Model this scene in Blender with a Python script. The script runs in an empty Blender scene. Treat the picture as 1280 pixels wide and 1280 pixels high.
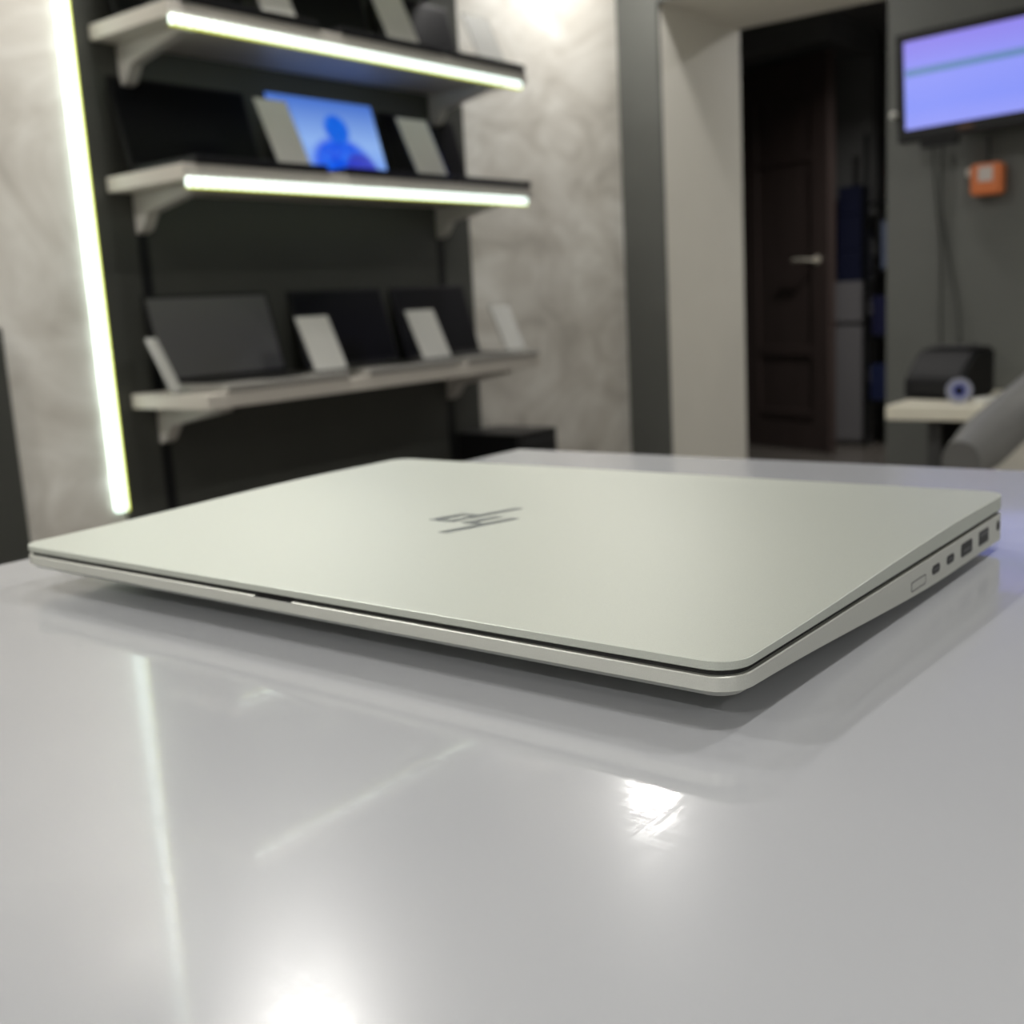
import bpy, bmesh, math, random
from mathutils import Vector, Matrix
random.seed(4)
C = bpy.context.scene
PI = math.pi
H = 1.09                      # camera height above the shop floor; heights below are given relative to the eye
# ------------------------------------------------------------------ camera
cam_d = bpy.data.cameras.new('camera'); cam = bpy.data.objects.new('camera', cam_d); C.collection.objects.link(cam)
ROLL, PITCH, YAW, FPX = -0.0562941453, 0.183360335, 0.666397316, 1411.13286
Fv = Vector((-math.sin(YAW)*math.cos(PITCH), math.cos(YAW)*math.cos(PITCH), -math.sin(PITCH)))
Rv = Fv.cross(Vector((0, 0, 1))).normalized(); Uv = Rv.cross(Fv)
R2 = Rv*math.cos(ROLL)+Uv*math.sin(ROLL); U2 = -Rv*math.sin(ROLL)+Uv*math.cos(ROLL)
m3 = Matrix((R2, U2, -Fv)).transposed()
cam.matrix_world = Matrix.Translation((0, 0, H)) @ m3.to_4x4()
cam_d.sensor_width = 36; cam_d.sensor_fit = 'HORIZONTAL'; cam_d.lens = 36*FPX/1280
cam_d.clip_start = 0.01; cam_d.clip_end = 60
cam_d.dof.use_dof = True; cam_d.dof.focus_distance = 0.30; cam_d.dof.aperture_fstop = 15.0
C.camera = cam
# ------------------------------------------------------------------ world, exposure
w = bpy.data.worlds.new('world'); C.world = w; w.use_nodes = True
w.node_tree.nodes['Background'].inputs[0].default_value = (0.8, 0.85, 1, 1)
w.node_tree.nodes['Background'].inputs[1].default_value = 0.0
C.view_settings.view_transform = 'Standard'; C.view_settings.look = 'None'
C.view_settings.exposure = -0.10; C.view_settings.gamma = 1; C.view_settings.use_curve_mapping = False
LAMP_W = 9.0                 # watts of each recessed downlight
LED_S = 12.0                   # emission strength of the LED tapes
# ------------------------------------------------------------------ helpers
def mat(name, col, rough=.5, metal=0., emit=None, es=0., spec=.5, coat=0.):
    m = bpy.data.materials.new(name); m.use_nodes = True
    b = m.node_tree.nodes['Principled BSDF']
    b.inputs['Base Color'].default_value = (*col, 1); b.inputs['Roughness'].default_value = rough
    b.inputs['Metallic'].default_value = metal; b.inputs['Specular IOR Level'].default_value = spec
    b.inputs['Coat Weight'].default_value = coat
    if emit: b.inputs['Emission Color'].default_value = (*emit, 1); b.inputs['Emission Strength'].default_value = es
    return m
class N:
    def __init__(s, m): s.t = m.node_tree; s.b = s.t.nodes['Principled BSDF']
    def n(s, ty, **k):
        o = s.t.nodes.new(ty)
        for a, v in k.items():
            if a.startswith('i_'):
                o.inputs[a[2:].replace('_', ' ')].default_value = v
            else: setattr(o, a, v)
        return o
    def l(s, a, b): s.t.links.new(a, b)
    def noise(s, co, scale, detail=4, rough=.55, dist=0.):
        o = s.n('ShaderNodeTexNoise'); o.inputs['Scale'].default_value = scale; o.inputs['Detail'].default_value = detail
        o.inputs['Roughness'].default_value = rough; o.inputs['Distortion'].default_value = dist
        s.l(co, o.inputs['Vector']); return o.outputs['Fac']
    def ramp(s, fac, stops, interp='LINEAR'):
        r = s.n('ShaderNodeValToRGB'); r.color_ramp.interpolation = interp
        e = r.color_ramp.elements
        e[0].position, e[0].color = stops[0][0], (*stops[0][1], 1)
        e[1].position, e[1].color = stops[-1][0], (*stops[-1][1], 1)
        for p_, c_ in stops[1:-1]:
            q = e.new(p_); q.color = (*c_, 1)
        s.l(fac, r.inputs[0]); return r.outputs[0]
    def co(s, scale=(1, 1, 1), rot=(0, 0, 0), loc=(0, 0, 0)):
        c = s.n('ShaderNodeTexCoord'); mp = s.n('ShaderNodeMapping')
        mp.inputs['Scale'].default_value = scale; mp.inputs['Rotation'].default_value = rot; mp.inputs['Location'].default_value = loc
        s.l(c.outputs['Object'], mp.inputs['Vector']); return mp.outputs[0]
def bx(bm, x0, x1, y0, y1, z0, z1, bev=0., seg=2):
    vs = [bm.verts.new((x, y, z)) for x in (x0, x1) for y in (y0, y1) for z in (z0, z1)]
    fs = [(0, 1, 3, 2), (4, 6, 7, 5), (0, 4, 5, 1), (2, 3, 7, 6), (0, 2, 6, 4), (1, 5, 7, 3)]
    f = [bm.faces.new([vs[i] for i in q]) for q in fs]
    if bev > 0:
        es = list({e for a in f for e in a.edges})
        bmesh.ops.bevel(bm, geom=es, offset=bev, segments=seg, profile=.5, affect='EDGES')
def cyl(bm, c, r, d, axis='Z', seg=32, r2=None):
    r2 = r if r2 is None else r2
    ax = {'X': Vector((1, 0, 0)), 'Y': Vector((0, 1, 0)), 'Z': Vector((0, 0, 1))}[axis] if isinstance(axis, str) else Vector(axis).normalized()
    u = ax.orthogonal().normalized(); v = ax.cross(u); c = Vector(c)
    a = [bm.verts.new(c+(u*math.cos(t)+v*math.sin(t))*r) for t in [2*PI*i/seg for i in range(seg)]]
    b = [bm.verts.new(c+ax*d+(u*math.cos(t)+v*math.sin(t))*r2) for t in [2*PI*i/seg for i in range(seg)]]
    bm.faces.new(a[::-1]); bm.faces.new(b)
    for i in range(seg): bm.faces.new((a[i], a[(i+1) % seg], b[(i+1) % seg], b[i]))
def ring(bm, c, ri, ro, z0, z1, seg=40):
    L = []
    for r, z in ((ri, z0), (ro, z0), (ro, z1), (ri, z1)):
        L.append([bm.verts.new((c[0]+r*math.cos(2*PI*i/seg), c[1]+r*math.sin(2*PI*i/seg), c[2]+z)) for i in range(seg)])
    for k in range(4):
        A, B = L[k], L[(k+1) % 4]
        for i in range(seg): bm.faces.new((A[i], A[(i+1) % seg], B[(i+1) % seg], B[i]))
def tube(bm, pts, rad, seg=10, flat=1.0):
    pts = [Vector(q) for q in pts]; rings = []
    for i, q in enumerate(pts):
        t = (pts[min(i+1, len(pts)-1)]-pts[max(i-1, 0)]).normalized()
        up = Vector((0, 0, 1)) if abs(t.z) < .95 else Vector((1, 0, 0))
        s_ = t.cross(up).normalized(); n_ = s_.cross(t)
        r = rad[i] if isinstance(rad, (list, tuple)) else rad
        rings.append([bm.verts.new(q+s_*math.cos(2*PI*k/seg)*r+n_*math.sin(2*PI*k/seg)*r*flat) for k in range(seg)])
    for A, B in zip(rings, rings[1:]):
        for k in range(seg): bm.faces.new((A[k], A[(k+1) % seg], B[(k+1) % seg], B[k]))
    bm.faces.new(rings[0][::-1]); bm.faces.new(rings[-1])
def poly(bm, pts, z0, z1):
    """prism of a plan polygon"""
    a = [bm.verts.new((x, y, z0)) for x, y in pts]; b = [bm.verts.new((x, y, z1)) for x, y in pts]
    bm.faces.new(a[::-1]); bm.faces.new(b); n = len(pts)
    for i in range(n): bm.faces.new((a[i], a[(i+1) % n], b[(i+1) % n], b[i]))
def obj(name, bm, m, parent=None, smooth=False, loc=None):
    bmesh.ops.recalc_face_normals(bm, faces=bm.faces[:])
    me = bpy.data.meshes.new(name); bm.to_mesh(me); bm.free()
    me.materials.append(m)
    if smooth:
        for p_ in me.polygons: p_.use_smooth = True
        me.set_sharp_from_angle(angle=math.radians(40))
    o = bpy.data.objects.new(name, me); C.collection.objects.link(o)
    if smooth:
        wn = o.modifiers.new('weighted_normals', 'WEIGHTED_NORMAL'); wn.keep_sharp = True; wn.weight = 100
    if parent: o.parent = parent
    if loc: o.location = loc
    return o
def B(): return bmesh.new()
def box_obj(name, dims, m, parent=None, bev=0., smooth=False):
    b = B(); bx(b, *dims, bev=bev); return obj(name, b, m, parent, smooth)
def thing(name, label, cat, loc=(0, 0, 0), rotz=0, group=None):
    o = bpy.data.objects.new(name, None); C.collection.objects.link(o); o.empty_display_size = .05
    o.location = loc; o.rotation_euler = (0, 0, rotz); o['label'] = label; o['category'] = cat
    if group: o['group'] = group
    return o
def tag(o, label, cat, group=None):
    o['label'] = label; o['category'] = cat
    if group: o['group'] = group
    return o
def struct(o, label=None):
    o['kind'] = 'structure'
    if label: o['label'] = label
    return o
def kids(o): return [c for c in bpy.data.objects if c.parent == o]
def copy_tree(o, parent=None):
    c = o.copy(); C.collection.objects.link(c); c.parent = parent
    for ch in kids(o): copy_tree(ch, c)
    return c
# ------------------------------------------------------------------ materials
def concrete():
    m = mat('decorative_concrete', (.4, .38, .34), .55, spec=.25); n = N(m)
    co = n.co((1, .55, 1))
    big = n.noise(co, 1.5, 4, .55, 1.2)
    fine = n.noise(n.co((1, .75, 1.25), (.5, 0, 0)), 3.4, 5, .55, 2.2)
    mx = n.n('ShaderNodeMath', operation='ADD'); n.l(big, mx.inputs[0]); n.l(fine, mx.inputs[1])
    hf = n.n('ShaderNodeMath', operation='MULTIPLY'); n.l(mx.outputs[0], hf.inputs[0]); hf.inputs[1].default_value = .5
    c = n.ramp(hf.outputs[0], [(.34, (.42, .40, .355)), (.45, (.58, .555, .50)), (.54, (.68, .66, .605)), (.66, (.86, .85, .80))])
    n.l(c, n.b.inputs['Base Color'])
    bp = n.n('ShaderNodeBump'); bp.inputs['Strength'].default_value = .15; bp.inputs['Distance'].default_value = .01
    n.l(hf.outputs[0], bp.inputs['Height']); n.l(bp.outputs[0], n.b.inputs['Normal'])
    r = n.ramp(hf.outputs[0], [(.35, (.8,)*3), (.65, (.62,)*3)]); n.l(r, n.b.inputs['Roughness'])
    return m
def paint(name, col, var=.06, rough=.6):
    m = mat(name, col, rough); n = N(m); f = n.noise(n.co(), 6, 5)
    c = n.ramp(f, [(.3, tuple(v*(1-var) for v in col)), (.7, tuple(v*(1+var) for v in col))]); n.l(c, n.b.inputs['Base Color'])
    bp = n.n('ShaderNodeBump'); bp.inputs['Strength'].default_value = .06; bp.inputs['Distance'].default_value = .003
    n.l(n.noise(n.co(), 180, 3), bp.inputs['Height']); n.l(bp.outputs[0], n.b.inputs['Normal'])
    return m
M = {}
M['concrete'] = concrete()
M['dark_panel'] = paint('dark_grey_panel', (.052, .054, .047), .05, .45)
M['grey_wall'] = paint('dark_grey_wall_paint', (.100, .104, .095), .05, .55)
M['white_paint'] = paint('white_wall_paint', (.78, .76, .69), .02, .6)
M['ceiling'] = paint('white_ceiling_paint', (.66, .66, .645), .015, .8)
M['room_wall'] = paint('light_grey_room_wall', (.74, .74, .72), .03, .7)
M['hall_wall'] = paint('charcoal_hall_wall', (.10, .10, .097), .05, .6)
def floor_mat():
    m = mat('grey_floor_tiles', (.12, .11, .10), .25); n = N(m)
    br = n.n('ShaderNodeTexBrick'); n.l(n.co(), br.inputs['Vector'])
    br.inputs['Color1'].default_value = (.13, .115, .10, 1); br.inputs['Color2'].default_value = (.11, .10, .09, 1)
    br.inputs['Mortar'].default_value = (.05, .05, .048, 1); br.inputs['Scale'].default_value = 1.0
    br.inputs['Brick Width'].default_value = .6; br.inputs['Row Height'].default_value = .6; br.inputs['Mortar Size'].default_value = .003
    br.offset = 0
    n.l(br.outputs['Color'], n.b.inputs['Base Color']); return m
M['floor'] = floor_mat()
def counter_mat():
    m = mat('glossy_white_laminate', (.455, .467, .492), .25, spec=.42, coat=.6); n = N(m)
    sc = n.noise(n.co((60, 1100, 1), (0, 0, .5)), 1.0, 2, .5, 0)      # fine wipe scratches
    sc2 = n.noise(n.co((900, 60, 1), (0, 0, -.25)), 1.0, 2, .5, 0)
    ad = n.n('ShaderNodeMath', operation='ADD'); n.l(sc, ad.inputs[0]); n.l(sc2, ad.inputs[1]); sb = n.n('ShaderNodeMath', operation='SUBTRACT'); n.l(ad.outputs[0], sb.inputs[0]); sb.inputs[1].default_value = .08; ad = sb
    # the wipe marks only change the gloss
    g = n.ramp(ad.outputs[0], [(.85, (.018,)*3), (1.0, (.10,)*3)]); n.l(g, n.b.inputs['Coat Roughness'])
    return m
M['counter'] = counter_mat()
M['counter_side'] = mat('white_counter_panel', (.6, .6, .6), .35)
def alu(name, col, rough):
    m = mat(name, col, rough, .65); n = N(m)
    f = n.noise(n.co(), 2600, 2)
    c = n.ramp(f, [(.3, tuple(v*.96 for v in col)), (.7, tuple(min(1, v*1.04) for v in col))]); n.l(c, n.b.inputs['Base Color'])
    bp = n.n('ShaderNodeBump'); bp.inputs['Strength'].default_value = .08; bp.inputs['Distance'].default_value = .00003
    n.l(f, bp.inputs['Height']); n.l(bp.outputs[0], n.b.inputs['Normal']); return m
M['alu'] = alu('silver_aluminium', (.57, .598, .54), .46)
M['alu_edge'] = alu('silver_aluminium_edge', (.64, .65, .60), .42)
M['logo'] = mat('dark_mirror_logo', (.26, .28, .29), .3, .8)
M['rubber'] = mat('black_rubber', (.008, .008, .008), .7)
M['port'] = mat('black_port_cavity', (.012, .012, .012), .5)
M['port_tongue'] = mat('port_tongue', (.08, .08, .085), .4, .5)
M['shelf'] = paint('warm_grey_shelf_laminate', (.62, .585, .52), .03, .45)
M['bracket'] = mat('pale_bracket_enamel', (.52, .50, .46), .4)
M['black_metal'] = mat('black_metal', (.01, .011, .012), .4, .4)
M['black_plastic'] = mat('black_plastic', (.007, .007, .008), .4, spec=.3)
M['dark_screen'] = mat('dark_glossy_screen', (.005, .005, .007), .35, spec=.12)
M['matt_screen'] = mat('glare_grey_screen', (.085, .085, .084), .4, spec=1.0)  # grey glare of the room put into the base colour
M['paper'] = paint('price_card_paper', (.80, .80, .76), .06, .5)
M['pale_paper'] = paint('pale_grey_card', (.50, .50, .47), .06, .5)
M['clear'] = mat('clear_acrylic', (.85, .87, .86), .1); M['clear'].node_tree.nodes['Principled BSDF'].inputs['Transmission Weight'].default_value = .9
M['white_plastic'] = mat('white_plastic', (.7, .7, .66), .4)
M['grey_deck'] = mat('silver_grey_deck', (.36, .35, .32), .4, .3)
def wenge():
    m = mat('dark_wenge_veneer', (.030, .020, .018), .38); n = N(m)
    f = n.noise(n.co((30, 30, 1.2)), 3, 5, .6, .5)
    c = n.ramp(f, [(.3, (.045, .032, .029)), (.7, (.075, .055, .050))]); n.l(c, n.b.inputs['Base Color']); return m
M['wenge'] = wenge()
M['chrome'] = mat('satin_chrome', (.70, .66, .56), .4, .35)
def led_mat(name, lo, hi, s, axis, freq=90.):
    m = mat(name, (.8, .8, .8), .4, emit=(1, 1, 1), es=1); n = N(m)
    # the single diodes of the tape show as brighter dots along its length
    wv = n.n('ShaderNodeTexWave'); wv.bands_direction = axis; wv.inputs['Scale'].default_value = freq; wv.inputs['Distortion'].default_value = 0
    c = n.n('ShaderNodeTexCoord'); n.l(c.outputs['Object'], wv.inputs['Vector'])
    n.l(n.ramp(wv.outputs['Fac'], [(0, lo), (1, hi)]), n.b.inputs['Emission Color']); n.b.inputs['Emission Strength'].default_value = s
    return m
M['led'] = led_mat('led_tape_white', (.22, .29, .25), (.82, 1.0, .92), LED_S*.24, 'Y', 16)
M['led_tall'] = led_mat('led_wall_profile', (.70, .88, .80), (.80, 1.0, .91), LED_S*.20, 'Z', 12)
M['led_edge'] = mat('yellow_phosphor_edge', (.6, .6, .2), .5, emit=(.62, .66, .10), es=1.3)
M['lamp'] = mat('downlight_diffuser', (.9, .9, .9), .5, emit=(1, .95, .86), es=12)
# ------------------------------------------------------------------ room shell  (x = away from shelf wall, y = along it)
XW, YB, XR, YF, ZC = -2.118, 3.4, 2.7, -2.4, 1.4+H
XJ, XO = -1.961, -1.209       # doorway opening in the back wall
YJ, ZS = 3.99, .928+H         # wall thickness end, soffit height
struct(box_obj('floor', (XW-.1, XR+.1, YF-.1, YB, -.1, 0), M['floor']), 'grey tiled shop floor')
struct(box_obj('ceiling', (XW-.1, XR+.1, YF-.1, YB, ZC, ZC+.1), M['ceiling']), 'white ceiling of the shop')
struct(box_obj('wall_left', (XW-.1, XW, YF, YB+.12, 0, ZC), M['concrete']), 'mottled grey decorative concrete wall behind the shelves')
struct(box_obj('wall_right', (XR, XR+.1, YF, YB, 0, ZC), M['room_wall']))
struct(box_obj('wall_front', (XW, XR, YF-.1, YF, 0, ZC), M['room_wall']))
b = B(); bx(b, XW, XJ-.001, YB, YB+.02, 0, ZC); bx(b, XO+.001, XR, YB, YB+.02, 0, ZC); bx(b, XJ-.001, XO+.001, YB, YB+.02, ZS+.001, ZC)
struct(obj('wall_back', b, M['grey_wall']), 'dark grey back wall with the doorway and the wall monitor')
b = B(); bx(b, XW, XJ, YB+.021, YJ, 0, ZC); bx(b, XJ, XO, YB+.021, YJ, ZS, ZC); bx(b, XO, XO+.02, YB+.021, YJ, 0, ZC)
struct(obj('trim_1', b, M['white_paint']), 'white reveal and soffit of the deep doorway')
# dark panels on the concrete wall
struct(box_obj('trim_2', (XW, XW+.012, 1.3635, 2.556, 0, ZC), M['dark_panel']), 'dark grey wall panel behind the three shelves')
struct(box_obj('trim_3', (XW, XW+.012, -.2, 1.135, 0, .42+H*.62), M['dark_panel']), 'dark panel at the far left of the concrete wall')
# back hall beyond the doorway, one step up
HF = -.94+H
struct(box_obj('floor_hall', (-3.8, XO, YB+.0205, 7.4, -.1, HF), M['floor']), 'brownish tiled floor of the dim hall, one step up')
struct(box_obj('ceiling_hall', (-3.8, XO+.1, YJ, 7.4, ZC, ZC+.1), M['hall_wall']))
struct(box_obj('wall_hall_left', (-3.9, -3.8, YJ, 7.4, 0, ZC), M['hall_wall']))
struct(box_obj('wall_hall_right', (XO, XO+.1, YJ, 7.4, 0, ZC), M['hall_wall']))
struct(box_obj('wall_hall_back', (-3.9, XO+.1, 7.4, 7.5, 0, ZC), M['hall_wall']))
b = B(); bx(b, -3.8, -2.44, 6.62, 6.72, HF, ZC); bx(b, -3.8, -2.44, 6.0, 6.62, 1.26+H, ZC)
struct(obj('wall_hall_partition', b, M['hall_wall']), 'dark partition and bulkhead behind the open door')
# ------------------------------------------------------------------ downlights
def downlight(x, y, label, watts=LAMP_W, col=(1, .975, .94)):
    t = thing('ceiling_light', label, 'ceiling light', (x, y, ZC), group=None)
    b = B(); ring(b, (0, 0, 0), .074, .094, -.006, -.0005); obj('trim_ring', b, M['white_plastic'], t, True)
    b = B(); cyl(b, (0, 0, -.004), .0735, .003); obj('diffuser', b, M['lamp'], t)
    ld = bpy.data.lights.new('downlight_lamp', 'AREA'); ld.shape = 'DISK'; ld.size = .14; ld.energy = watts; ld.color = col
    ld.spread = math.radians(150)
    lo = bpy.data.objects.new('bulb', ld); C.collection.objects.link(lo); lo.parent = t; lo.location = (0, 0, -.008)
    return t
downlight(-1.83, 3.0, 'round recessed ceiling spot nearest the doorway above the concrete wall', LAMP_W*1.25)
downlight(-1.76, 1.42, 'round recessed ceiling spot above the middle of the laptop shelves', LAMP_W*1.7)
downlight(-1.84, -.05, 'round recessed ceiling spot above the far left wall panel', LAMP_W*1.6)
downlight(.21, .18, 'round recessed ceiling spot straight above the closed laptop', LAMP_W*.36)
downlight(.21, 1.75, 'round recessed ceiling spot above the floor behind the counter', LAMP_W*1.5)
downlight(1.9, 1.75, 'round recessed ceiling spot over the right side of the shop')
downlight(.21, -1.85, 'added unseen fill lamp in the ceiling at the middle of the shop front wall', LAMP_W*2.2)  # unseen lamp added behind the camera to fill shadows and front faces
downlight(-1.4, -1.85, 'added unseen fill lamp in the ceiling at the left of the shop front wall', LAMP_W*1.8)  # unseen lamp added to brighten the front wall as fill
downlight(1.9, -1.2, 'added unseen fill lamp in the ceiling over the front right part of the shop', LAMP_W*2)  # added fill lamp, out of view behind the camera
downlight(-1.55, 5.2, 'added unseen fill lamp in the ceiling of the back hall', LAMP_W*3.2)  # unseen lamp added to brighten the hall and its door
# ------------------------------------------------------------------ counter
ZT = H-.11565
t = thing('shop_counter', 'glossy white shop counter the closed silver laptop lies on', 'counter', (0, 0, 0))
b = B(); bx(b, -.549, 1.25, -.03, .712, ZT-.036, ZT, bev=.0012); obj('countertop', b, M['counter'], t, True)
b = B(); bx(b, -.52, 1.22, 0.05, .69, .08, ZT-.0365); obj('cabinet_body', b, M['counter_side'], t)
b = B(); bx(b, -.50, 1.20, .09, .65, 0, .08); obj('plinth', b, M['black_plastic'], t)
# ------------------------------------------------------------------ closed laptop (local x = towards its left end, y = towards the hinge)
LW, LD = .3594, .2512
PHI = -.00975207
lap = thing('laptop', 'closed silver laptop with dark slashed emblem lying on the white counter', 'laptop', (-.12942, .25438, ZT), PHI)
def outline(inset, r, nx=26, ny=20):
    """rounded rectangle, x from -LW..0, y 0..LD"""
    x0, x1, y0, y1 = -LW+inset, -inset, inset, LD-inset; r = max(r-inset, .0008); P = []
    def arc(cx, cy, a0):
        for i in range(9):
            a = a0+PI/2*i/8; P.append((cx+r*math.cos(a), cy+r*math.sin(a)))
    arc(x1-r, y0+r, -PI/2)
    P.extend([(x1, y0+r+(y1-y0-2*r)*i/ny) for i in range(1, ny)]); arc(x1-r, y1-r, 0)
    P.extend([(x1-r-(x1-x0-2*r)*i/nx, y1) for i in range(1, nx)]); arc(x0+r, y1-r, PI/2)
    P.extend([(x0, y1-r-(y1-y0-2*r)*i/ny) for i in range(1, ny)]); arc(x0+r, y0+r, PI)
    P.extend([(x0+r+(x1-x0-2*r)*i/nx, y0) for i in range(1, nx)])
    return P
def loft(bm, rings, cap_lo=True, cap_hi=True):
    L = [[bm.verts.new(q) for q in r] for r in rings]; n = len(L[0])
    for A, Bq in zip(L, L[1:]):
        for i in range(n): bm.faces.new((A[i], A[(i+1) % n], Bq[(i+1) % n], Bq[i]))
    if cap_lo: bm.faces.new(L[0][::-1])
    if cap_hi: bm.faces.new(L[-1])
def sst(x): x = min(1, max(0, x)); return x*x*(3-2*x)
RC = .010
def lid_top(y): return .0199+.0040*sst((y-.004)/.19)
def lid_bot(y): return .0171+.0006*y/LD
def rim_top(y): return .0156+.0006*y/LD
def rim_bot(y): return .0114-.0066*sst((y+.01)/.19)
rs = []
rs.append([(x, y, lid_bot(y)+.0002) for x, y in outline(.004, RC)])
rs.append([(x, y, lid_bot(y)) for x, y in outline(.0006, RC)])
rs.append([(x, y, lid_bot(y)+.0004) for x, y in outline(0, RC)])
rs.append([(x, y, lid_top(y)-.00015) for x, y in outline(0, RC)])
rs.append([(x, y, lid_top(y)-.00003) for x, y in outline(.00015, RC)])
o0 = outline(.0012, RC)
cx, cy = -LW/2, LD/2
for k in range(0, 30):
    s = 1-(k/30)**1.0
    rs.append([((x-cx)*s+cx, (y-cy)*s+cy, lid_top((y-cy)*s+cy)) for x, y in o0])
b = B(); loft(b, rs)
lid = obj('lid', b, M['alu'], lap, True)
# base: flat bottom, under-side sloping out to the thin rim
rs = []
def under(ins_f, z):
    P = outline(0, RC); q = []
    for x, y in P:
        fx = min(abs(x), abs(x+LW)); fy = y
        q.append((cx+(x-cx)*(1-ins_f*.75/(LW/2)), (cy+.008)+(y-cy-.008)*(1-ins_f/(LD/2)), z))
    return q
rs.append(under(.056, .0030)); rs.append(under(.042, .0033)); rs.append(under(.028, .0048))
r0 = under(.014, .0040); o1 = outline(.0035, RC)
rs.append([(x, y, max(.0042, rim_bot(y)-.0022)) for x, y in o1])
rs.append([(x, y, rim_bot(y)-.0001) for x, y in outline(.0006, RC)])
rs.append([(x, y, rim_bot(y)+.0001) for x, y in outline(0, RC)])
rs.append([(x, y, rim_top(y)-.0003) for x, y in outline(0, RC)])
rs.append([(x, y, rim_top(y)) for x, y in outline(.0003, RC)])
rs.append([(x, y, rim_top(y)) for x, y in outline(.004, RC)])
b = B(); loft(b, rs)
base = obj('base', b, M['alu_edge'], lap, True)
b = B(); loft(b, [[(x, y, rim_top(y)+.00001) for x, y in outline(.0016, RC)], [(x, y, lid_bot(y)+.0001) for x, y in outline(.0016, RC)]])
obj('screen_gasket', b, M['rubber'], lap)['label'] = 'black gap seal between lid and base'
for x, y, lx in ((-.10, .062, .05), (-.26, .062, .05), (-.18, .205, .22)):
    b = B(); bx(b, x-lx/2, x+lx/2, y-.006, y+.006, .0, .0031, bev=.001); obj('rubber_foot', b, M['rubber'], lap)
# opening notch in the rim
b = B(); bx(b, -.194, -.174, -.0001, .004, .0153, .0157); obj('opening_notch', b, M['rubber'], base)
# emblem: four slanted strokes, inlaid in the lid (u = -x, read from the hinge side)
def emblem():
    bm = B()
    u0, base_v, xh, wd, sl, gap = .1685, .1265, .0158, .0046, .40, .0094
    def pt(u, v):      # u along strokes' baseline position, v up from baseline (towards the front edge)
        X = -(u0+u+v*sl); Y = base_v-v
        return (X, Y, lid_top(Y)+.00012)
    def quad(u, w_, va, vb):
        q = []; n_ = 5
        a = [bm.verts.new(pt(u, va+(vb-va)*i/n_)) for i in range(n_+1)]
        c = [bm.verts.new(pt(u+w_, va+(vb-va)*i/n_)) for i in range(n_+1)]
        for i in range(n_): bm.faces.new((a[i], c[i], c[i+1], a[i+1]))
    quad(0, wd, 0, .0335)                     # h ascender
    quad(gap, wd, 0, xh)                     # h leg
    quad(wd, gap-wd, xh-.003, xh)            # h shoulder
    quad(2*gap, wd, -.0178, xh)               # p descender
    quad(3*gap, wd, 0, xh)                   # p bowl
    quad(2*gap+wd, gap-wd, xh-.003, xh); quad(2*gap+wd, gap-wd, 0, .003)
    e = bmesh.ops.extrude_face_region(bm, geom=bm.faces[:])
    bmesh.ops.translate(bm, verts=[v for v in e['geom'] if isinstance(v, bmesh.types.BMVert)], vec=(0, 0, -.00025))
    return bm
obj('emblem', emblem(), M['logo'], lid)['label'] = 'dark slashed emblem of four slanted strokes'
# ports on the right side (plane x=0)
def rr_plate(bm, yc, zc, wy, hz, r, x0, x1, hole=0):
    def loop(x, k):
        P = []
        for cy_, cz_, a0 in ((wy/2-r, hz/2-r, 0), (-wy/2+r, hz/2-r, PI/2), (-wy/2+r, -hz/2+r, PI), (wy/2-r, -hz/2+r, 1.5*PI)):
            for i in range(6):
                a = a0+PI/2*i/5; P.append((x, yc+(cy_+r*math.cos(a))*k, zc+(cz_+r*math.sin(a))*k))
        return P
    if not hole: loft(bm, [loop(x0, 1), loop(x1, 1)])
    else:
        A, Bq, Cq = loop(x0, 1), loop(x1, 1), None
        k2 = 1-2*hole/wy; inner = [(x, yc+(y-yc)*k2, zc+(z-zc)*(1-2*hole/hz)) for x, y, z in Bq]
        in0 = [(x0, y, z) for x, y, z in inner]
        loft(bm, [in0, A, Bq, inner], False, False)
def port(name, y, z, wy, hz, r, tongue=None, label=None):
    b = B(); rr_plate(b, y, z, wy, hz, r, -.002, .00012); p_ = obj(name, b, M['port'], base)
    if label: p_['label'] = label
    if tongue:
        ty, tz, tw, th = tongue
        b = B(); rr_plate(b, y+ty, z+tz, tw, th, min(tw, th)*.3, .0001, .0002); obj('port_tongue', b, M['port_tongue'], p_)
port('usb_c_port', .1588, .0106, .0086, .0034, .0016, (0, 0, .005, .0008), 'small oval socket nearer the front')
port('usb_c_port', .1754, .0108, .0086, .0034, .0016, (0, 0, .005, .0008), 'small oval socket beside the wide video socket')
port('hdmi_port', .1955, .0109, .0140, .0054, .0012, (0, -.0006, .009, .0012), 'wide video socket')
port('usb_port', .2180, .0110, .0130, .0058, .0004, (0, .0012, .0105, .0014), 'rectangular socket')
port('power_port', .2385, .0117, .0044, .0044, .0021)
b = B(); rr_plate(b, .1400, .0095, .015, .0036, .0008, -.001, .0001, hole=.0004); obj('card_tray', b, mat('tray_seam', (.12, .12, .12), .5), base)
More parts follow.
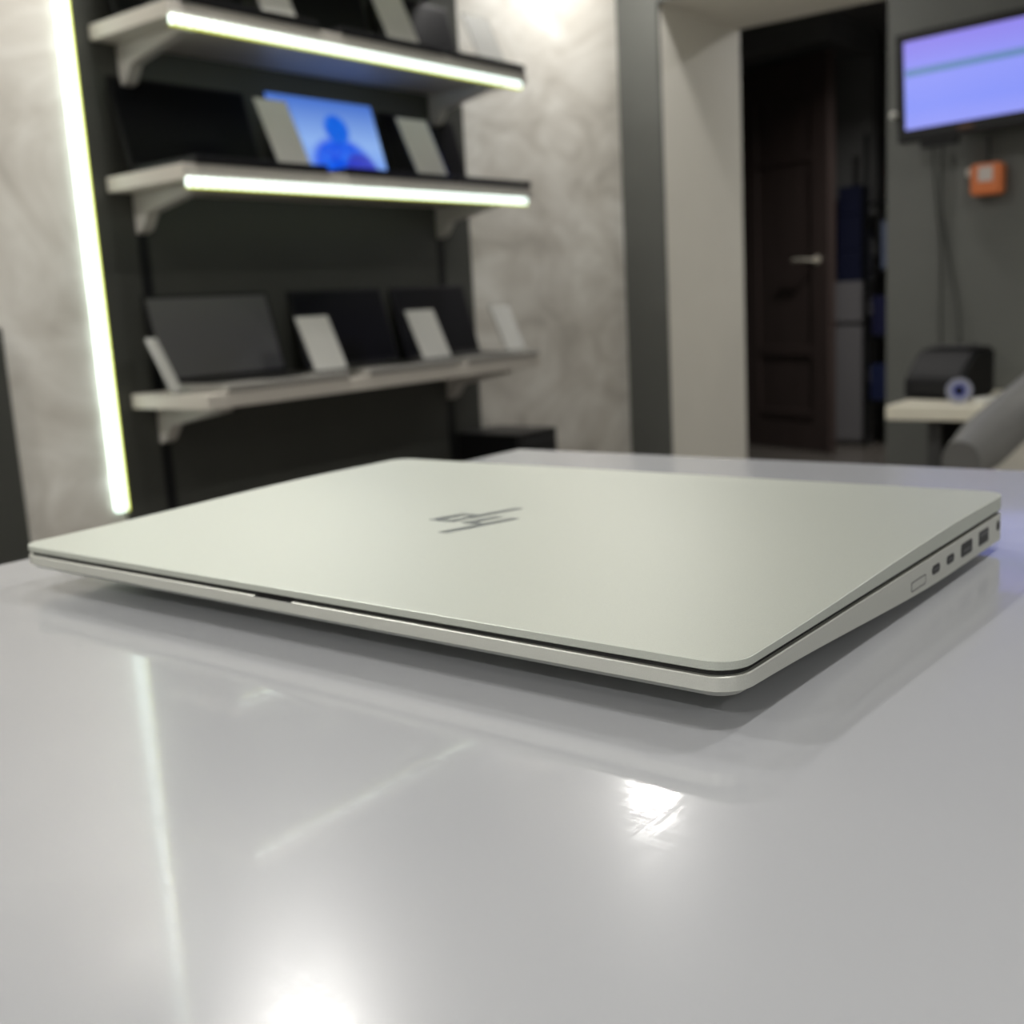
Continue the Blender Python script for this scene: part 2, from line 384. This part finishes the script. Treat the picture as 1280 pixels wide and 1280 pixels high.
# ------------------------------------------------------------------ shelves
SY0, SY1, SX = 1.398, 2.515, XW+.270
def make_shelf(ztop, lit, label, group='wall shelves on the dark panel'):
    t = thing('wall_shelf', label, 'shelf', (0, 0, ztop+H), group=group)
    b = B(); bx(b, XW+.014, SX, SY0, SY1, -.030, 0, bev=.002); obj('board', b, M['shelf'], t, True)
    for y in (1.47, 2.425):
        b = B()
        prof = [(XW+.014, -.031), (XW+.235, -.031), (XW+.235, -.040), (XW+.06, -.072), (XW+.035, -.105), (XW+.014, -.112)]
        a = [b.verts.new((x, y-.014, z)) for x, z in prof]; c = [b.verts.new((x, y+.014, z)) for x, z in prof]
        b.faces.new(a); b.faces.new(c[::-1])
        for i in range(len(prof)): b.faces.new((a[i], a[(i+1) % len(prof)], c[(i+1) % len(prof)], c[i]))
        obj('bracket', b, M['bracket'], t)
    if lit:
        b = B(); bx(b, SX-.004, SX+.006, SY0+.004, SY1-.03, -.0435, -.0265, bev=.003); obj('light_strip', b, M['led'], t)['label'] = 'glowing white diode strip'
        b = B(); bx(b, SX-.004, SX+.0065, SY0+.004, SY1-.03, -.0458, -.0437); obj('strip_edge', b, M['led_edge'], t)['label'] = 'yellow lower edge of the strip'
    return t
make_shelf(-.147, False, 'lowest grey wall shelf, the one without a glowing strip')
make_shelf(.296, True, 'middle grey wall shelf with a glowing strip, carrying the blue screen laptop')
make_shelf(.590, True, 'grey wall shelf with a glowing strip at the top of the photo')
make_shelf(.930, True, 'highest grey wall shelf, above the photo, its strip mirrored in the counter')
for y, lb in ((1.47, 'left black upright rail behind the wall shelves'), (2.425, 'right black upright rail behind the wall shelves')):
    b = B(); bx(b, XW+.0121, XW+.0135, y-.013, y+.013, .25, ZC-.15); tag(obj('shelf_rail', b, M['black_metal']), lb, 'rail')
# tall glowing profile on the left edge of the dark panel
t = thing('wall_light', 'tall vertical glowing white strip on the concrete wall left of the shelves', 'light strip', (XW, 1.350, 0))
b = B(); bx(b, .0005, .014, -.017, .0095, -.39+H, ZC-.02, bev=.005); obj('diffuser', b, M['led_tall'], t)
b = B(); bx(b, .0005, .0145, .0097, .0122, -.39+H, ZC-.02); obj('edge_line', b, M['led_edge'], t)['label'] = 'thin yellow glowing edge'
# ------------------------------------------------------------------ display laptops
def blue_screen():
    m = mat('lit_blue_wallpaper', (.01, .01, .02), .2, emit=(.2, .4, 1), es=1.0); n = N(m)
    c = n.n('ShaderNodeTexCoord'); sp = n.n('ShaderNodeSeparateXYZ'); n.l(c.outputs['Object'], sp.inputs[0])
    def dist(y0, z0, sy, sz, warp=.25):
        mp = n.n('ShaderNodeMapping'); mp.inputs['Scale'].default_value = (0, sy, sz)
        mp.inputs['Location'].default_value = (0, -y0*sy, -z0*sz); n.l(c.outputs['Object'], mp.inputs['Vector'])
        ln = n.n('ShaderNodeVectorMath', operation='LENGTH'); n.l(mp.outputs[0], ln.inputs[0]); return ln.outputs['Value']
    bg = n.ramp(sp.outputs['Z'], [(.02, (.16, .34, .95)), (.10, (.30, .50, .95)), (.20, (.08, .20, .68))])
    fac = n.noise(c.outputs['Object'], 22, 3, .6, 2.0)
    def blob(prev, y0, z0, sy, sz, col1, col2):
        d = dist(y0, z0, sy, sz)
        k = n.ramp(d, [(.75, (1, 1, 1)), (1.05, (0, 0, 0))])
        cc = n.ramp(fac, [(.35, col1), (.65, col2)])
        mx = n.n('ShaderNodeMix', data_type='RGBA'); n.l(k, mx.inputs[0]); n.l(prev, mx.inputs[6]); n.l(cc, mx.inputs[7]); return mx.outputs[2]
    o = blob(bg, .025, .045, 9, 13, (.0, .05, .80), (.01, .16, .95))
    o = blob(o, .085, .030, 16, 18, (.02, .03, .50), (.04, .06, .65))
    o = blob(o, .030, .135, 22, 24, (.0, .09, .75), (.01, .17, .85))
    n.l(o, n.b.inputs['Emission Color']); n.b.inputs['Emission Strength'].default_value = .95
    return m
M['blue_screen'] = blue_screen()
TILT = math.atan2(.052, .19)
def make_laptop(label, y0, y1, z, screen, h=.198, group=None, body='black_plastic', deck='black_plastic', tilt=TILT, xh=-2.052):
    """open laptop, hinge at xh, local y across, screen facing +x"""
    wd = y1-y0
    t = thing('display_laptop', label, 'laptop', (xh, (y0+y1)/2, z+H), group=group)
    b = B(); bx(b, .002, .207, -wd/2, wd/2, .0006, .016, bev=.003); bs = obj('base', b, M[deck], t, True)
    b = B(); bx(b, .030, .130, -wd/2+.025, wd/2-.025, .0161, .0168); obj('keyboard', b, M['rubber'], bs)
    b = B(); bx(b, .138, .195, -.05, .05, .0161, .0164); obj('touchpad', b, M['dark_screen'], bs)
    ld = B(); bx(ld, -.007, 0, -wd/2, wd/2, 0, h, bev=.002); L = obj('display_lid', ld, M[body], t, True)
    L.location = (0, 0, .013); L.rotation_euler = (0, -tilt, 0)
    b = B(); bx(b, .0002, .0008, -wd/2+.008, wd/2-.008, .014, h-.008); obj('screen', b, M[screen], L)
    b = B(); cyl(b, (-.003, -wd/2+.04, .004), .005, wd-.08, 'Y', 16); obj('hinge', b, M['black_metal'], t, True)
    return t
zb, zm, zt_ = -.147, .296, .590
make_laptop('open laptop with grey glare on its screen at the left of the lowest shelf', 1.449, 1.790, zb, 'matt_screen', deck='grey_deck')
make_laptop('open black laptop behind a price card, middle of the three on the lowest shelf', 1.852, 2.172, zb, 'dark_screen', deck='grey_deck')
make_laptop('open black laptop behind a price card at the right end of the lowest shelf', 2.205, 2.508, zb, 'dark_screen', deck='grey_deck')
make_laptop('open laptop with a black screen at the left of the middle shelf', 1.425, 1.775, zm, 'dark_screen')
make_laptop('open laptop showing a bright blue wallpaper on the middle shelf', 1.833, 2.195, zm, 'blue_screen', h=.225)
make_laptop('open laptop with a dark screen right of the blue wallpaper laptop', 2.212, 2.508, zm, 'dark_screen')
make_laptop('open dark laptop at the left of the top shelf in the photo', 1.430, 1.780, zt_, 'dark_screen')
make_laptop('open dark laptop between two price cards on the top shelf', 1.845, 2.175, zt_, 'dark_screen')
make_laptop('open dark laptop right of the tall price card on the top shelf', 2.205, 2.508, zt_, 'dark_screen')
# ------------------------------------------------------------------ price cards in acrylic stands
def make_card(label, y0, y1, z, x=-1.897, h=.135, lean=.42, rot=0., group=None, paper='paper'):
    wd = y1-y0
    t = thing('price_card', label, 'price card', (x, (y0+y1)/2, z+H), rot, group)
    b = B(); bx(b, -.0035, .018, -wd/2, wd/2, .0003, .0025); obj('stand_foot', b, M['clear'], t)
    b = B(); bx(b, -.0030, -.0012, -wd/2, wd/2, .0, h); s_ = obj('holder', b, M['clear'], t); s_.rotation_euler = (0, -lean, 0); s_.location = (0, 0, .0035)
    b = B(); bx(b, -.0010, -.0002, -wd/2+.003, wd/2-.003, .003, h-.003); obj('paper', b, M[paper], s_)
    return t
kb = .0168
make_card('white price card leaning in front of the middle laptop on the lowest shelf', 1.722, 1.825, zb+kb, x=-1.885)
make_card('white price card leaning before the right laptop on the lowest shelf', 2.080, 2.190, zb+kb, x=-1.885)
make_card('white price card leaning at the left side of the blue wallpaper laptop', 1.680, 1.775, zm+kb, h=.16)
make_card('white price card leaning right of the blue wallpaper laptop', 2.120, 2.235, zm+kb, h=.158)
make_card('white price card at the left on the top shelf, mostly cut by the frame', 1.677, 1.775, zt_+kb, h=.16)
make_card('white price card right of centre on the top shelf', 2.052, 2.165, zt_+kb, h=.16)
make_card('pale card in a clear stand at the right end of the lowest shelf', 2.415, 2.505, zb+kb, x=-1.885, paper='pale_paper')
make_card('pale card in a clear stand at the right end of the top shelf', 2.390, 2.500, zt_+kb, h=.14, paper='pale_paper')
make_card('white card seen almost edge on at the left end of the lowest shelf', -.022, .022, zb+.0002, x=-1.975, rot=.35, h=.125, lean=.42).location.y = 1.422
# ------------------------------------------------------------------ black box on the floor under the shelves
t = thing('black_box', 'black box standing against the concrete wall below the shelves', 'speaker box', (0, 0, 0))
b = B(); bx(b, XW+.015, -1.887, 2.44, 2.628, .001, -.358+H, bev=.004); o = obj('cabinet', b, M['black_plastic'], t, True)
b = B(); bx(b, -1.8868, -1.880, 2.455, 2.613, .03, -.38+H, bev=.002); obj('front_grille', b, M['rubber'], t)
# ------------------------------------------------------------------ hall door (open leaf) and things
d = Vector((-.928, .373, 0)).normalized()
door = bpy.data.objects.new('door_1', None); C.collection.objects.link(door); struct(door, 'dark brown door leaf with a chrome lever standing ajar in the hall')
door.location = (-2.462, 6.131, HF); door.rotation_euler = (0, 0, math.atan2(d.y, d.x))
dz = 1.227+.94; T = .04
b = B()
bx(b, 0, .80, -.0+0, T, .004, dz)
leaf = obj('door_leaf', b, M['wenge'], door)
b = B()   # raised stiles and rails on the side facing the shop (local y>T is the near side here)
for x0, x1, z0, z1 in ((0, .13, .004, dz), (.56, .72, .004, dz), (.13, .56, 0.004, .16), (.13, .56, dz-.18, dz), (.13, .56, 1.62, 1.66), (.13, .56, .55, .60), (.13, .56, .20, .235)):
    bx(b, x0, x1, T, T+.012, z0, z1, bev=.002)
obj('door_frame_moulding', b, M['wenge'], door)
b = B(); cyl(b, (.085, T+.012, 1.078), .024, .008, 'Y'); h_ = obj('handle_rose', b, M['chrome'], door, True)
b = B(); tube(b, [(.085, T+.018, 1.078), (.085, T+.055, 1.078), (.10, T+.062, 1.078), (.16, T+.062, 1.082), (.225, T+.060, 1.084)], [.009, .009, .010, .011, .010], 12); obj('door_handle', b, M['chrome'], door, True)
# things at the end of the hall
cab = mat('dim_grey_cabinet', (.16, .155, .16), .4)
t = thing('grey_cabinet', 'slim grey two-door cabinet at the end of the dim hall', 'cabinet', (-2.43, 6.45, HF))
b = B(); bx(b, -.17, .005, .02, .16, .001, .95, bev=.004); obj('body', b, cab, t)
b = B(); bx(b, -.168, .003, .0, .019, .72, .945, bev=.003); obj('door', b, cab, t)
b = B(); bx(b, -.168, .003, .0, .019, .03, .69, bev=.003); obj('door', b, cab, t)
navy = mat('navy_carton', (.005, .007, .028), .5)
for i, (z, hh, wx) in enumerate(((.951, .17, .155), (1.122, .20, .15), (1.323, .16, .14))):
    b = B(); bx(b, -.075, .075, -.0, .13, 0, hh-.001, bev=.004); bx(b, -.076, .076, -.001, .0, hh*.62, hh*.64)
    o = obj('storage_box', b, navy); o.location = (-2.51, 6.47, HF+z); o.scale = (wx/.15, 1, 1)
    tag(o, ['navy carton lying directly on the slim grey cabinet', 'navy carton in the middle of the stack on the grey cabinet', 'topmost navy carton of the stack on the grey cabinet'][i], 'box', 'navy cartons on the cabinet')
t = thing('storage_rack', 'black storage rack with cartons beside the grey cabinet in the hall', 'rack', (-2.41, 6.42, HF))
for x in (.0, .30):
    for y in (0, .26):
        b = B(); bx(b, x, x+.02, y, y+.02, .001, 1.75); obj('post', b, M['black_metal'], t)
for z in (.25, .62, .99, 1.36):
    b = B(); bx(b, .0205, .2995, 0, .28, z, z+.02); obj('shelf_board', b, M['black_plastic'], t)
for i, (x0, x1, z0, hh, col, lb) in enumerate((
        (.03, .20, .27, .20, (.006, .012, .055), 'dark blue carton on the lowest shelf of the hall rack'),
        (.04, .22, .64, .22, (.006, .007, .04), 'deep blue carton on the second shelf of the hall rack'),
        (.09, .25, 1.01, .26, (.09, .11, .17), 'pale blue grey carton on the third shelf of the hall rack'),
        (.12, .25, 1.38, .22, (.28, .10, .04), 'orange brown carton on the top shelf of the hall rack'))):
    b = B(); bx(b, x0, x1, .02, .2, 0, hh, bev=.004); bx(b, x0+.02, x1-.02, .0185, .02, hh*.3, hh*.75)
    o = obj('storage_box', b, mat('carton_%d' % i, col, .55)); o.location = (-2.41, 6.42, HF+z0+.0005); tag(o, lb, 'box')
# ------------------------------------------------------------------ wall monitor
def monitor_screen():
    m = mat('lit_monitor_picture', (.01, .01, .02), .2, emit=(.3, .35, 1), es=1); n = N(m)
    c = n.n('ShaderNodeTexCoord'); sp = n.n('ShaderNodeSeparateXYZ'); n.l(c.outputs['Object'], sp.inputs[0])
    base_ = n.ramp(sp.outputs['Z'], [(0.0, (.36, .38, 1.0)), (.09, (.26, .32, 1.0)), (.17, (.30, .34, 1.0)), (.25, (.30, .26, .90))])
    def band(prev, z0, z1, x0, col):
        a = n.n('ShaderNodeMath', operation='GREATER_THAN'); n.l(sp.outputs['Z'], a.inputs[0]); a.inputs[1].default_value = z0
        q = n.n('ShaderNodeMath', operation='LESS_THAN'); n.l(sp.outputs['Z'], q.inputs[0]); q.inputs[1].default_value = z1
        r = n.n('ShaderNodeMath', operation='GREATER_THAN'); n.l(sp.outputs['X'], r.inputs[0]); r.inputs[1].default_value = x0
        m1 = n.n('ShaderNodeMath', operation='MULTIPLY'); n.l(a.outputs[0], m1.inputs[0]); n.l(q.outputs[0], m1.inputs[1])
        m2 = n.n('ShaderNodeMath', operation='MULTIPLY'); n.l(m1.outputs[0], m2.inputs[0]); n.l(r.outputs[0], m2.inputs[1])
        mx = n.n('ShaderNodeMix', data_type='RGBA'); n.l(m2.outputs[0], mx.inputs[0]); n.l(prev, mx.inputs[6]); mx.inputs[7].default_value = (*col, 1); return mx.outputs[2]
    o = band(base_, .173, .192, .028, (.13, .26, .50))
    n.l(o, n.b.inputs['Emission Color']); n.b.inputs['Emission Strength'].default_value = 1.0
    return m
t = thing('wall_monitor', 'black framed monitor on the grey wall showing a lavender blue picture', 'monitor', (-1.138, 3.285, .374+H))
t.rotation_euler = (0, -.034, 0)
SW, SH = .53, .290
b = B(); bx(b, 0, SW, 0, .035, 0, SH, bev=.004); hs = obj('housing', b, M['black_plastic'], t, True)
b = B(); bx(b, .024, SW-.024, -.0012, -.0002, .034, SH-.024); o = obj('screen', b, monitor_screen(), t, loc=None)
b = B(); bx(b, SW/2-.05, SW/2+.05, .0352, .07, SH/2-.05, SH/2+.05, bev=.003); bx(b, SW/2-.02, SW/2+.02, .0702, .1145, SH/2-.03, SH/2+.03); obj('wall_bracket', b, M['black_metal'], t)
b = B(); bx(b, .06, .16, .004, .03, -.020, -.0005, bev=.003); obj('speaker_bar', b, M['black_plastic'], t)
b = B(); bx(b, .165, .205, -.004, .006, .012, .022, bev=.002); obj('clip', b, mat('brown_clip', (.10, .04, .02), .5), t)
# hanging cables
def cable(x0, x1, z0, z1, lb, wob):
    b = B(); P = []
    for i in range(26):
        s = i/25; P.append((x0+(x1-x0)*sst(s)+wob*math.sin(s*5), 3.388-.004*math.sin(s*9), z0+(z1-z0)*s))
    tube(b, P, .0035, 8); tag(obj('cable', b, mat('dark_cable', (.05, .052, .048), .5), None, True), lb, 'cable')
cable(-1.075, -1.035, .37+H, -.20+H, 'thin dark cable hanging on the left from the wall monitor to the desk', .008)
cable(-1.045, -1.000, .37+H, -.22+H, 'thin dark cable hanging on the right from the wall monitor to the desk', -.012)
# orange box under the monitor
t = thing('orange_wall_box', 'small orange wall box with a white window below the monitor', 'wall box', (-.960, 3.345, .218+H))
b = B(); bx(b, 0, .086, 0, .052, 0, .086, bev=.012); obj('body', b, mat('orange_plastic', (.72, .20, .06), .45), t, True)
b = B(); bx(b, .024, .062, -.002, -.0002, .036, .076, bev=.0006); obj('window', b, mat('pale_window', (.62, .56, .52), .4), t)
b = B(); cyl(b, (-.013, .03, .066), .012, .013, 'X', 16); obj('side_knob', b, M['white_plastic'], t, True)
b = B(); cyl(b, (.045, .02, .0865), .004, .07, 'Z', 10); obj('lead', b, M['black_plastic'], t)
b = B(); cyl(b, (-1.186, 3.385, .468+H), .010, .0145, 'Y', 20); cyl(b, (-1.186, 3.372, .468+H), .005, .013, 'Y', 16)
tag(obj('wall_hook', b, M['white_plastic'], None, True), 'tiny pale hook on the wall left of the monitor', 'hook')
# ------------------------------------------------------------------ back desk
DZ = -.322+H
t = thing('white_desk', 'cream white desk against the dark grey wall under the monitor', 'desk', (0, 0, 0))
b = B(); bx(b, -1.05, .25, 2.95, 3.395, DZ-.038, DZ, bev=.004); obj('desktop', b, mat('cream_desktop', (.66, .63, .52), .35), t, True)
dk = mat('dark_desk_panel', (.03, .03, .029), .5)
b = B(); bx(b, -.955, -.92, 3.0, 3.38, .001, DZ-.039); obj('side_panel', b, dk, t)
b = B(); bx(b, .18, .215, 3.0, 3.38, .001, DZ-.039); obj('side_panel', b, dk, t)
b = B(); bx(b, -.919, .179, 3.30, 3.32, .25, DZ-.039); obj('back_panel', b, dk, t)
# label printer
t = thing('label_printer', 'black desktop printer standing on the cream desk', 'printer', (-.955, 3.20, DZ))
t.rotation_euler = (0, 0, -.25)
b = B()
prof = [(-.10, 0), (-.10, .055), (-.075, .085), (-.03, .128), (.06, .135), (.075, .12), (.075, 0)]
a = [b.verts.new((-.085, y, z+.0005)) for y, z in prof]; c = [b.verts.new((.085, y, z+.0005)) for y, z in prof]
b.faces.new(a); b.faces.new(c[::-1])
for i in range(len(prof)): b.faces.new((a[i], a[(i+1) % len(prof)], c[(i+1) % len(prof)], c[i]))
bmesh.ops.recalc_face_normals(b, faces=b.faces[:]); bmesh.ops.bevel(b, geom=b.edges[:], offset=.008, segments=3, affect='EDGES')
obj('housing', b, mat('matt_black_housing', (.006, .006, .007), .6, spec=.25), t, True)
b = B(); bx(b, -.055, .055, -.02, .045, .1355, .139, bev=.001); obj('lid_panel', b, mat('grey_lid_panel', (.05, .05, .055), .5), t)
b = B(); bx(b, -.06, .06, -.104, -.1, .026, .034); obj('paper_slot', b, M['rubber'], t)
# tape roll
t = thing('tape_roll', 'small round clear tape roll with a blue core before the printer', 'tape roll', (-.885, 3.03, DZ+.0325))
def torus_band(ri, ro, wd, m, nm):
    b = B(); ring(b, (0, 0, 0), ri, ro, -wd/2, wd/2, 36); o = obj(nm, b, m, t, True); o.rotation_euler = (PI/2-.15, 0, .35); return o
torus_band(.019, .032, .018, mat('cloudy_clear_tape', (.26, .27, .34), .3), 'tape'); torus_band(.012, .0189, .019, mat('blue_core', (.08, .10, .35), .35), 'core')
b = B(); bx(b, -.03, .03, -.02, .02, .0003, .006, bev=.002); bx(b, -.02, .026, -.012, .014, .0062, .011, bev=.002)
o = obj('yellow_notepad', b, mat('yellow_paper', (.62, .50, .12), .5)); o.location = (-.76, 3.22, DZ); o.rotation_euler = (0, 0, .4); tag(o, 'small yellow pad on the desk beside the printer', 'notepad')
b = B(); bx(b, -.035, .035, -.012, .012, .0003, .014, bev=.005)
o = obj('white_stapler', b, M['white_plastic']); o.location = (-.82, 3.05, DZ); o.rotation_euler = (0, 0, .8); tag(o, 'small white object lying right of the tape roll', 'desk item')
# ------------------------------------------------------------------ armchair
gf = paint('grey_leatherette', (.13, .13, .125), .08, .42)
t = thing('armchair', 'grey padded armchair with cream shell in front of the cream desk', 'chair', (0, 0, 0))
pth = [(-.665, 2.30, -.365), (-.655, 2.40, -.345), (-.625, 2.49, -.305), (-.575, 2.56, -.255), (-.50, 2.61, -.205), (-.40, 2.645, -.165), (-.28, 2.66, -.15), (-.14, 2.645, -.165), (-.04, 2.61, -.205), (.035, 2.56, -.255), (.085, 2.49, -.305), (.115, 2.40, -.345), (.125, 2.30, -.365)]
b = B(); tube(b, [(x, y, z+H) for x, y, z in pth], [.040]+[.052]*11+[.040], 20, 1.2)
o = obj('back_pad', b, gf, t, True)
cs = mat('cream_shell', (.50, .48, .42), .4)
b = B(); L = []
for i, (x, y, z) in enumerate(pth):
    cxx, cyy = -.27, 2.30; k = .93; k2 = .88
    px, py = cxx+(x-cxx)*k, cyy+(y-cyy)*k; qx, qy = cxx+(x-cxx)*k2, cyy+(y-cyy)*k2
    L.append([b.verts.new((px, py, z+H-.03)), b.verts.new((px*1.0, py, .42)), b.verts.new((qx, qy, .42)), b.verts.new((qx, qy, z+H-.03))])
for A, Q in zip(L, L[1:]):
    for k in range(4): b.faces.new((A[k], A[(k+1) % 4], Q[(k+1) % 4], Q[k]))
b.faces.new(L[0]); b.faces.new(L[-1][::-1]); obj('shell', b, cs, t, True)
b = B(); bx(b, -.585, .045, 2.05, 2.55, .40, .50, bev=.03, seg=4); obj('seat', b, gf, t, True)
for x, y in ((-.52, 2.10), (-.02, 2.10), (-.50, 2.50), (-.04, 2.50)):
    b = B(); cyl(b, (x, y, .001), .012, .41, 'Z', 14, .018); obj('leg', b, M['black_metal'], t, True)
